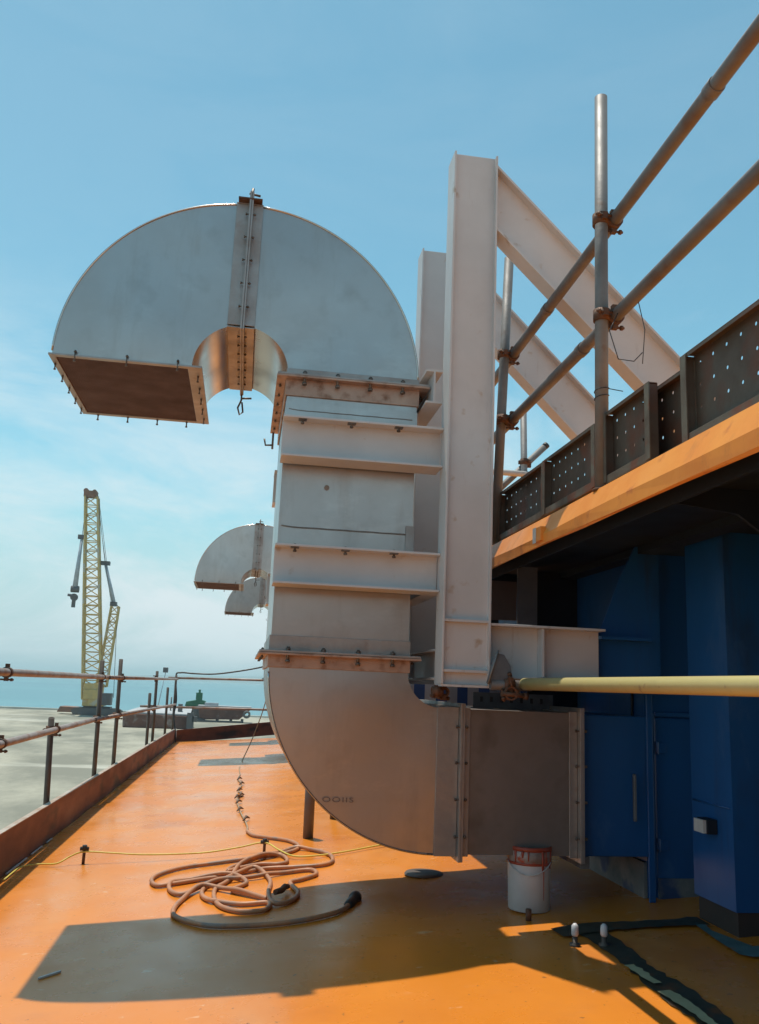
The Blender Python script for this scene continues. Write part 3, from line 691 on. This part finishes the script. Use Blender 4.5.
# striped sheet behind the duct
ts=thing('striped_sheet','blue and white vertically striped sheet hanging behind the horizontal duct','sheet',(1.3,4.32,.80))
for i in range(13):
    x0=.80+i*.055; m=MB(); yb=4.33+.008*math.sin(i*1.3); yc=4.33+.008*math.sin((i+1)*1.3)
    m.add([(x0,yb,.60),(x0+.055,yc,.60),(x0+.055,yc,.99),(x0,yb,.99)],[(0,1,2,3)]); m.build('stripe',STRIPE_B if i%2 else STRIPE_W,ts,solid=.002)  # alternating pale and blue strips
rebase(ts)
# ------------------------------------------------------------------ railing along the bulwark
rl = thing('scaffold_railing','scaffold tube railing outside the rusty bulwark on the left','railing',(-1.09,5.6,.1))
for (y,zt) in ((5.72,.640),(7.35,1.024),(8.35,1.060),(10.95,.725),(11.55,.992),(13.2,.78),(14.45,.965)):
    x=Xp(y)-.062; MB().pipe((x+.0,y+.24,-.35),(x+.002,y-.02,zt),.018,.014).build('post',POST_D,rl)
x1=-1.096
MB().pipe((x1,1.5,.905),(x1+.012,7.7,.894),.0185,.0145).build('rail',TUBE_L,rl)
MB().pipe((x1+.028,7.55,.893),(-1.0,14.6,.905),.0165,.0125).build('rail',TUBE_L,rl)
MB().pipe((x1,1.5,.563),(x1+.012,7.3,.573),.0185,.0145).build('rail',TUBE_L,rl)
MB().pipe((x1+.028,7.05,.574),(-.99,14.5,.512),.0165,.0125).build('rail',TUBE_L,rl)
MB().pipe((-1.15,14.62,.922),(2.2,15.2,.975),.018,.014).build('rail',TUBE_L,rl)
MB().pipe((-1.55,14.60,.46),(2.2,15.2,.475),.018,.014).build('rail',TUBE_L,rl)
for (y,z) in ((4.42,.900),(4.47,.568)):
    coupler(x1,y,z,(0,1,0),x1-.035,y,z+.0,(0,0,1),.0195,par=rl,nut=1); MB().pipe((x1,y-.025,z),(x1,y+.025,z),.025,.0185).build('joint_sleeve',BLACK,rl)
for (y,z,zz) in ((5.70,.571,0),(7.33,.573,0),(7.33,.894,0),(8.33,.893,0),(8.33,.565,0),(11.5,.90,0),(11.5,.535,0)):
    coupler(x1+(.035 if y>7.4 else .008),y,z,(0,1,0),Xp(y)-.062,y,z,(0,0,1),.0185,par=rl)
rebase(rl)
# ================================================================== OBJECTS ON THE DECK
def on_deck(x,y,dzv=0): return (x,y,dz(x)+dzv)
def sheet(poly,name,mt,h=.004):
    vs=[(x,y,dz(x)+h) for x,y in poly]; return MB().add(vs,[tuple(range(len(vs)))]).build(name,mt)
def rough_strip(path, w, name, mt, h, amp, step=.03):
    vs=[]; fs=[]; P=[Vector((x,y,0)) for x,y in path]; k=0; rs=random.Random(len(path)*7+int(w*1000)); n0=0
    for i in range(len(P)-1):
        a,b=P[i],P[i+1]; L_=(b-a).length; nn_=max(1,int(L_/step)); t=(b-a).normalized(); nr=Vector((-t.y,t.x,0))
        for j in range(nn_+(1 if i==len(P)-2 else 0)):
            p=a+t*(L_*j/nn_); u=w/2+rs.uniform(-amp,amp)+amp*math.sin(k*.35); v=w/2+rs.uniform(-amp,amp)+amp*math.sin(k*.27+2); k+=1
            for q in (p+nr*u,p-nr*v): vs.append((q.x,q.y,dz(q.x)+h))
    fs=[(2*i,2*i+1,2*i+3,2*i+2) for i in range(k-1)]
    return struct(MB().add(vs,fs).build(name,mt))
rough_strip([(1.275,3.14),(1.272,2.9),(1.270,1.2)],.09,'primer_seam',GREEN_P,.004,.008)
rough_strip([(1.15,3.13),(1.30,3.145),(1.70,3.13)],.10,'primer_seam',GREEN_P,.008,.009)
rough_strip([(1.240,2.50),(1.243,2.30),(1.243,1.3)],.034,'sunlit_primer',SUNLIT_P,.012,.004,.02)
rough_strip([(1.240,2.73),(1.240,2.56)],.026,'sunlit_primer',SUNLIT_P,.012,.005,.02)
struct(sheet([(1.650,3.098),(1.625,2.90),(1.615,2.748),(1.64,2.716),(1.744,2.70),(2.2,2.72),(2.2,2.787),(1.70,2.813),(1.666,3.005),(1.695,3.138)],'teal_primer_line',TEAL_P,.008))
# pail
pb=thing('paint_pail','white paint pail with red rim and red drips, standing by the duct',"pail",on_deck(1.152,3.50))
bx,by,bz=on_deck(1.165,3.47)
def lathe(prof,cx,cy,cz,seg=32,smooth=True):
    m=MB(); vs=[];fs=[]
    for r,z in prof:
        for k in range(seg):
            a=2*math.pi*k/seg; vs.append((cx+r*math.cos(a),cy+r*math.sin(a),cz+z))
    for i in range(len(prof)-1):
        for k in range(seg):
            k2=(k+1)%seg; fs.append((i*seg+k,i*seg+k2,(i+1)*seg+k2,(i+1)*seg+k))
    return m.add(vs,fs,smooth)
lathe([(.001,.002),(.076,.002),(.080,.006),(.084,.175),(.085,.225),(.080,.225),(.078,.02),(.001,.015)],bx,by,bz).build('body',WHITE,pb)
lathe([(.0855,.222),(.089,.226),(.089,.237),(.085,.239),(.079,.237),(.079,.222)],bx,by,bz).build('rim',RED,pb)
lathe([(.0845,.172),(.0872,.173),(.0872,.181),(.0848,.182)],bx,by,bz).build('band',RED,pb)
lathe([(.0852,.1825),(.0862,.1835),(.0865,.221),(.0852,.222)],bx,by,bz).build('stained_collar',mat('stained_collar',(.42,.38,.36),(.22,.15,.12),14,.5,c3=(.45,.07,.03),s3=20,t3=(.52,.60)),pb)
lathe([(.001,.200),(.070,.201),(.0785,.205)],bx,by,bz).build('paint_surface',RED,pb)
m=MB()
hp=[(bx+.088*math.cos(a),by+.088*math.sin(a)-.004,bz+.185-.045*math.sin(math.pi*(i/14))) for i,a in enumerate([R(180)+R(140)*j/14 for j in range(15)])]
m.tube(hp,.0020,6); m.build('handle',GREYL,pb)
for (a,z0,z1,w_) in ((R(292),.05,.225,.004),(R(288),.15,.225,.009),(R(300),.17,.225,.006),(R(250),.19,.225,.008),(R(215),.18,.225,.010),(R(235),.20,.225,.012),(R(320),.16,.225,.007)):
    m=MB(); m.tube([(bx+.0855*math.cos(a),by+.0855*math.sin(a),bz+z0),(bx+.0862*math.cos(a),by+.0862*math.sin(a),bz+z1)],w_*.6,8,radii=[w_*.25,w_*.6]); m.build('paint_drip',RED,pb)
rebase(pb)
# hose
HP=[(0.104,5.595,0.008),(0.142,5.430,0.010),(0.231,5.323,0.017),(0.332,5.195,0.024),(0.378,5.029,0.027),(0.347,4.897,0.025),(0.244,4.804,0.018),(0.110,4.756,0.008),(-0.049,4.697,-0.003),(-0.215,4.630,-0.015),(-0.315,4.510,-0.023),(-0.341,4.394,-0.025),(-0.306,4.266,-0.022),(-0.231,4.284,-0.017),(-0.105,4.340,-0.008),(0.013,4.378,0.001),(0.107,4.444,0.008),(0.190,4.484,0.014),(0.329,4.474,0.024),(0.456,4.482,0.033),(0.513,4.555,0.037),(0.519,4.716,0.037),(0.459,4.861,0.033),(0.358,4.951,0.026),(0.253,4.848,0.018),(0.109,4.683,0.008),(0.024,4.569,0.002),(0.005,4.476,0.000),(0.052,4.527,0.004),(0.165,4.594,0.012),(0.249,4.568,0.018),(0.295,4.624,0.021),(0.273,4.779,0.020),(0.168,4.737,0.012),(0.066,4.591,0.005),(0.014,4.287,0.001),(-0.046,4.106,-0.003),(-0.027,3.849,-0.002),(0.055,3.711,0.004),(0.156,3.704,0.011),(0.176,3.814,0.013),(0.066,3.822,0.005),(-0.052,3.904,-0.004),(-0.099,4.043,-0.007),(-0.080,4.199,-0.006),(0.013,4.317,0.001),(0.135,4.468,0.010),(0.196,4.232,0.014),(0.182,3.986,0.013),(0.193,3.785,0.014),(0.264,3.812,0.019),(0.306,3.950,0.022),(0.283,4.147,0.020),(0.338,4.200,0.024),(0.411,4.287,0.030),(0.392,4.389,0.028),(0.268,4.363,0.019),(0.145,4.307,0.010),(-0.037,4.243,-0.003),(-0.179,4.066,-0.013),(-0.241,4.164,-0.017),(-0.239,4.304,-0.017),(-0.132,4.361,-0.010),(0.026,4.343,0.002),(0.092,4.205,0.007),(0.029,4.084,0.002),(0.090,3.987,0.006),(0.173,3.887,0.012),(0.066,4.010,0.005),(-0.047,4.134,-0.003),(-0.121,4.129,-0.009),(-0.183,3.941,-0.013),(-0.199,3.761,-0.014),(-0.153,3.641,-0.011),(-0.051,3.532,-0.004),(0.087,3.494,0.006),(0.225,3.495,0.016),(0.359,3.540,0.026),(0.457,3.619,0.033),(0.507,3.733,0.037)]
def catmull(P,n=6,closed=False):
    P=[Vector(p) for p in P]; P=[P[0]*2-P[1]]+P+[P[-1]*2-P[-2]]; o=[]
    for i in range(1,len(P)-2):
        for k in range(n):
            t=k/n; a,b,c,d=P[i-1],P[i],P[i+1],P[i+2]
            o.append(.5*((2*b)+(c-a)*t+(2*a-5*b+4*c-d)*t*t+(3*b-a-3*c+d)*t**3))
    o.append(P[-2]); return o
C_=catmull([(x,y,0) for x,y,z in HP],6)
HR=.0098; laid=[]; out_=[]
for i,p in enumerate(C_):
    lvl=0
    for j in range(0,i-10):
        q=C_[j]
        if (q.x-p.x)**2+(q.y-p.y)**2<(2.0*HR)**2: lvl=max(lvl,laid[j]+1)
    lvl=min(lvl,3); laid.append(lvl)
sm=[float(v) for v in laid]
for _ in range(5): sm=[(sm[max(0,i-1)]+sm[i]*1.2+sm[min(len(sm)-1,i+1)])/3.2 for i in range(len(sm))]
pts=[(p.x,p.y,dz(p.x)+HR+.001+HR*1.7*s_) for p,s_ in zip(C_,sm)]
hs=thing('air_hose','coiled brown rubber hose lying tangled on the orange deck','hose',on_deck(.1,4.2))
MB().tube(pts,HR,10).build('hose_line',HOSEM,hs)
e0=Vector(pts[-1]); dirv=(Vector(pts[-1])-Vector(pts[-3])).normalized()
m=MB(); m.tube([e0-dirv*.06,e0-dirv*.055,e0+dirv*.0,e0+dirv*.045,e0+dirv*.05,e0+dirv*.075],.018,12,radii=[.014,.018,.020,.020,.026,.026])
m.build('end_coupling',BLACK,hs)
m=MB(); c0=Vector((.235,3.93,dz(.235)+.035)); m.tube([c0+Vector((-.03,-.04,-.005)),c0+Vector((0,0,-.005)),c0+Vector((.015,.05,-.002)),c0+Vector((.03,.09,-.01))],.013,10,radii=[.011,.013,.013,.011]); m.build('valve',RUST,hs)
rebase(hs)
# thin rope from the riser down to the hose
rp=[(.305,10.3,1.03),(.306,10.35,.71),(.20,10.6,.30),(.085,10.5,.012),(.055,9.6,.012),(.061,9.0,.012),(.043,8.565,.012),(.075,8.1,.014),(.050,7.637,.014),(.085,7.4,.012),(.039,7.143,.012),(.062,6.491,.012),(.105,5.863,.014),(.104,5.60,.016)]
rps=catmull([(x+.0,y,z) for x,y,z in rp],8)
ro=thing('rope','thin knotted light rope running down the deck to the coiled hose','rope',on_deck(.05,8))
MB().tube(rps,.006,6).build('strand',ROPE,ro)
m=MB()
for k,(x,y) in enumerate(((.055,8.5),(.075,8.1),(.055,7.65),(.04,7.2),(.05,6.9),(.10,6.05),(.07,7.3),(.06,6.5))):
    m.tube([(x-.02,y-.05,dz(x)+.012),(x,y,dz(x)+.03),(x+.024,y+.06,dz(x)+.014)],.014,8,radii=[.004,.010,.004])
m.build('knots',mat('rope_dark',(.12,.08,.06),(.2,.13,.09),30,.9),ro)
rebase(ro)
# yellow cord held on small stanchions
yc=thing('yellow_cord','thin yellow cord stretched low across the orange deck','cord',on_deck(0,4.9))
YP=[(-1.045,4.62,-.068),(-1.03,4.88,-.062),(-.95,4.93,-.055),(-.86,4.90,-.045),(-.80,4.93,-.015),(-.735,4.93,.008),(-.60,4.92,.006),(-.42,4.90,.004),(-.14,4.90,.016),(.05,4.93,.040),(.186,4.96,.062),(.26,4.86,.045),(.33,4.72,.040),(.43,4.70,.045),(.60,4.77,.055),(.84,4.90,.075),(1.1,5.0,.10),(1.6,5.1,.13)]
MB().tube(catmull(YP,6),.0042,8).build('strand',YEL,yc)
rebase(yc)
def stanch(x,y,label,h=.075):
    t=thing('cord_stanchion',label,'stanchion',on_deck(x,y),'small pegs holding the yellow cord')
    b=dz(x); MB().tube([(x,y,b-.005),(x,y,b+h)],.008,10).build('peg',RUST,t)
    m=MB(); m.tube([(x-.022,y,b+h),(x+.022,y,b+h)],.010,8); m.tube([(x,y,b+h-.004),(x,y,b+h+.018)],.012,8); m.build('clip',BLACK,t); rebase(t)
stanch(-.735,4.935,'small rusty peg with a black clip holding the yellow cord near the bulwark')
stanch(.19,4.965,'small peg with a black clip holding the yellow cord behind the hose coil',.05)
# posts under the elbow
t=MB().pipe((.450,5.305,.02),(.447,5.30,.50),.030,.024); tag(t.build('deck_post',TUBE_R),'rusty brown round post standing on the deck behind the elbow','post')
t=MB().pipe((.66,5.95,.03),(.66,5.95,.30),.020,.015); tag(t.build('deck_stub',POST_D),'short dark stub visible just below the curve of the elbow','post')
# pegs in the shade
for (x,y,lb) in ((1.165,2.99,'left one of two small white capped pegs beside the green primer'),(1.255,2.96,'right one of two small white capped pegs beside the green primer')):
    t=thing('capped_peg',lb,'peg',on_deck(x,y),'white capped pegs')
    b=dz(x); MB().tube([(x,y,b-.004),(x,y,b+.008),(x,y,b+.010),(x,y,b+.03)],.010,12,radii=[.018,.018,.009,.009]).build('stem',POST_D,t)
    MB().tube([(x,y,b+.03),(x,y,b+.036),(x,y,b+.062),(x,y,b+.070)],.011,12,radii=[.009,.0125,.0115,.005]).build('cap',WHITE,t); rebase(t)
x,y=1.114,3.32; tag(MB().tube([on_deck(x,y,-.002),on_deck(x,y,.04)],.011,10).build('deck_pin',RUST),'short rusty pin in the deck in front of the pail','pin')
# flat cap
x,y=.90,4.18; tag(lathe([(.001,.013),(.06,.012),(.085,.009),(.092,.001)],x,y,dz(x)+.001,28).build('deck_cover',POST_D),'flat dark round cover on the deck before the elbow','cover')
# white stick
tag(MB().prism([on_deck(-.557,3.085,.001),on_deck(-.501,3.140,.001),on_deck(-.506,3.146,.001),on_deck(-.562,3.091,.001)],(0,0,.006)).build('paint_stick',GREYL),'thin white stick lying in the shadow of the arch','stick')
# black cable over the far rail
cb=[(.40,14.5,1.20),(.333,14.6,1.157),(-.018,14.6,1.077),(-.415,14.6,1.012),(-.734,14.62,1.005),(-.96,14.62,1.010),(-1.03,14.60,.954),(-.99,14.56,.578),(-1.00,14.45,.342),(-.96,14.40,.12),(-.93,14.30,-.05)]
tag(MB().tube(catmull(cb,6),.013,8).build('power_cable',BLACK),'black cable draped over the far rail corner down to the deck','cable')
# loose specks of grit and chips
# ================================================================== THE YARD
def strut(m,a,b,r,seg=4): m.tube([a,b],r,seg,cap=False)
def lattice(m,b0,b1,wx0,wx1,wy0,wy1,nb,rc,rd):
    b0=Vector(b0);b1=Vector(b1)
    def c(i,t):
        p=b0.lerp(b1,t); wx=wx0+(wx1-wx0)*t; wy=wy0+(wy1-wy0)*t; sx=(-1,1,1,-1)[i]; sy=(-1,-1,1,1)[i]
        return p+Vector((sx*wx/2,sy*wy/2,0))
    for i in range(4): strut(m,c(i,0),c(i,1),rc,5)
    for k in range(nb):
        t0,t1=k/nb,(k+1)/nb
        for i in range(4):
            j=(i+1)%4; strut(m,c(i,t0),c(j,t0),rd)
            if (k+i)%2: strut(m,c(i,t0),c(j,t1),rd)
            else: strut(m,c(j,t0),c(i,t1),rd)
cr_=thing('crawler_crane','tall yellow lattice boom crawler crane standing on the quay by the sea','crane',(-33,216,ZG))
m=MB(); lattice(m,(-33.9,216,-4.5),(-38.9,216,43.6),4.2,2.9,3.0,2.4,22,.25,.12); m.build('main_boom',CRY,cr_)
m=MB(); lattice(m,(-32.4,218,-1.5),(-31.1,218,17.6),2.3,1.8,2.0,1.8,10,.2,.11); m.build('mast',CRY,cr_)
m=MB(); m.box(-40.7,-37.7,214.8,217.2,43.5,45.0); m.tube([(-40.2,214.6,44.9),(-40.2,217.4,44.9)],.6,12); m.tube([(-38.2,214.6,44.8),(-38.2,217.4,44.8)],.5,12); m.build('boom_head',CRO,cr_)
m=MB(); m.tube([(-34.3,217.6,27.5),(-31.6,218,18.6)],.42,8,radii=[.34,.5]); m.build('pendant_bar',CRG,cr_)
m=MB(); m.box(-35.4,-33.3,217,218.4,27.4,28.3); m.box(-32.3,-30.8,217.2,218.8,17.6,18.6); m.build('pulley_block',CRD,cr_)
m=MB(); strut(m,(-34.5,217.6,28),(-37.7,216,44.5),.07,5); strut(m,(-34.1,217.6,28),(-37.4,216,44.0),.06,5); strut(m,(-39.9,215,44.5),(-40.0,215,33),.07,5); strut(m,(-30.6,218,18),(-29.4,218,-4),.07,5); strut(m,(-38.0,216,45),(-32,217,18),.04,4); m.build('hoist_rope',CRD,cr_)
m=MB(); m.tube([(-40.0,215,33.4),(-40.35,215,21.5)],.5,8,radii=[.30,.62]); m.build('fly_bar',CRG,cr_)
MB().box(-40.9,-39.5,214.5,215.5,33,34).build('rope_socket',CRD,cr_)
m=MB(); m.tube([(-41.2,215,20.9),(-39.4,215,20.9)],.8,10); m.tube([(-40.3,214.5,19.0),(-40.3,215.5,19.0)],.85,12); m.box(-40.7,-39.9,214.7,215.3,16.6,18.2); m.tube([(-41.8,215,19.5),(-40.3,215,19.3)],.35,6); m.build('hook_block',CRD,cr_)
m=MB(); m.box(-35.8,-31.9,214,219,-6.0,-.8); m.box(-34.5,-31,213.5,219,-5.9,-4.0); m.box(-35.6,-32.0,213.4,213.95,-4.4,-2.2); m.build('machinery_house',CRY,cr_,bevel=.1)
m=MB(); m.box(-31.6,-29.3,213.2,216,-5.6,-2.9); m.box(-31.2,-30.0,213.1,213.19,-4.9,-3.4); m.build('cab',CRD,cr_,bevel=.1)
m=MB(); m.prism([(-40.6,214,-6.2),(-37.0,214,-6.3),(-37.0,214,-7.5),(-41.2,214,-7.5)],(0,5,0)); m.build('counterweight',CRO,cr_,bevel=.1)
for yv in (213.0,218.2):
    m=MB(); P_=[(-38.0,yv,-6.9),(-37.0,yv,-6.3),(-28.0,yv,-6.4),(-27.0,yv,-7.0),(-27.6,yv,-7.85),(-37.4,yv,-7.95)]; m.prism(P_,(0,1.2,0)); m.build('crawler_track',CRD,cr_)
MB().box(-35.5,-29.5,214.3,218.1,-6.9,-6.02).build('slewing_ring',CRD,cr_)
rebase(cr_)
# barge boxes
b1=thing('pontoon','rusty brown flat pontoon with grey deck lying on the quay beyond the railing','pontoon',(-14,172,ZG))
m=MB(); m.prism([(-20.6,168,ZG),(-8.4,168,ZG),(-8.4,168,-5.7),(-20.8,168,-5.5)],(0,10,0)); m.build('hull_box',BARGE,b1,bevel=.15)
m=MB(); m.prism([(-20.4,168.3,-5.45),(-8.7,168.3,-5.60),(-8.9,178,-4.6),(-17.5,178,-4.35)],(0,0,.25)); m.build('deck_plate',BDECK,b1)
m=MB(); m.box(-9.2,-8.0,167,168,ZG,-5.0); m.box(-11.2,-10.4,171,172,-5.3,-3.6); m.tube([(-12.6,172,-5.2),(-12.6,172,-2.4)],.14,6); m.box(-8.2,-7.4,167,168,-6.6,-5.6); m.build('bollard',CRD,b1)
rebase(b1)
b2=thing('work_boat','brown work boat hull with a tyre fender propped at the shore','boat',(-3,205,ZG))
m=MB(); m.prism([(-8.4,201,-7.2),(-6.8,201,-7.5),(.3,201,-7.3),(2.6,201,-5.2),(2.8,201,-4.7),(-8.8,201,-4.7)],(0,4.5,0)); m.build('hull',BARGE,b2,bevel=.15)
m=MB(); m.prism([(-8.9,200.7,-4.68),(2.9,200.7,-4.68),(2.9,205.8,-4.68),(-8.9,205.8,-4.68)],(0,0,.2)); m.box(-7.5,-4.5,202,204,-4.45,-3.9); m.build('gunwale',BDECK,b2)
m=MB(); 
tv=[(1.9+.62*math.cos(a),200.5,-6.1+.62*math.sin(a)) for a in [i*math.pi/8 for i in range(17)]]; m.tube(tv,.25,8,cap=False); m.build('tyre_fender',CRD,b2)
m=MB(); 
for x in (-7.5,-4.5,-1.5,1.0): m.box(x-.3,x+.3,201.5,204.5,ZG,-7.25)
m.box(-9.0,1.0,200.2,200.9,ZG,-7.6); m.build('keel_blocks',CRD,b2)
rebase(b2)
gb=thing('green_machine','small green machine with a cab standing between pontoon and boat','machine',(-9.7,212,ZG))
m=MB(); m.prism([(-12.3,210,-5.0),(-7.6,210,-4.9),(-7.6,210,-3.8),(-9.0,210,-3.4),(-12.0,210,-4.0)],(0,3,0)); m.build('chassis',GRN,gb,bevel=.1)
m=MB(); m.box(-9.9,-8.5,210,212.5,-3.5,-1.9); m.box(-9.4,-8.9,210.5,211,-1.9,-1.2); m.build('cab',GRN,gb)
m=MB(); 
for x in (-11.3,-10.0,-8.4): m.tube([(x,209.7,-6.2),(x,213.2,-6.2)],.9,12)
m.box(-12.0,-7.8,210,213,-8,-5.02); m.build('undercarriage',CRD,gb)
rebase(gb)
lp=thing('lamp_pole','thin pole with a dark square lamp head on the quay','pole',(-16.5,200,ZG))
MB().tube([(-17.8,200,ZG),(-16.4,200,2.3)],.10,6,radii=[.13,.08]).build('pole',CRG,lp)
MB().box(-17.0,-15.9,199.7,200.3,2.3,3.4).build('lamp_head',CRD,lp,bevel=.08); rebase(lp)

# ------------------------------------------------------------------ haze
hzm = bpy.data.materials.new('haze_air'); hzm.use_nodes = True; n_=hzm.node_tree.nodes; n_.clear()
ho=n_.new('ShaderNodeOutputMaterial'); hv_=n_.new('ShaderNodeVolumePrincipled'); hv_.inputs['Density'].default_value=HAZE; hv_.inputs['Color'].default_value=(.72,.95,1,1); hv_.inputs['Anisotropy'].default_value=.2
hzm.node_tree.links.new(hv_.outputs[0], ho.inputs['Volume'])
hb=MB().box(-17500,17500,-400,17500,ZG-12,120).build('haze',hzm); hb['kind']='stuff'
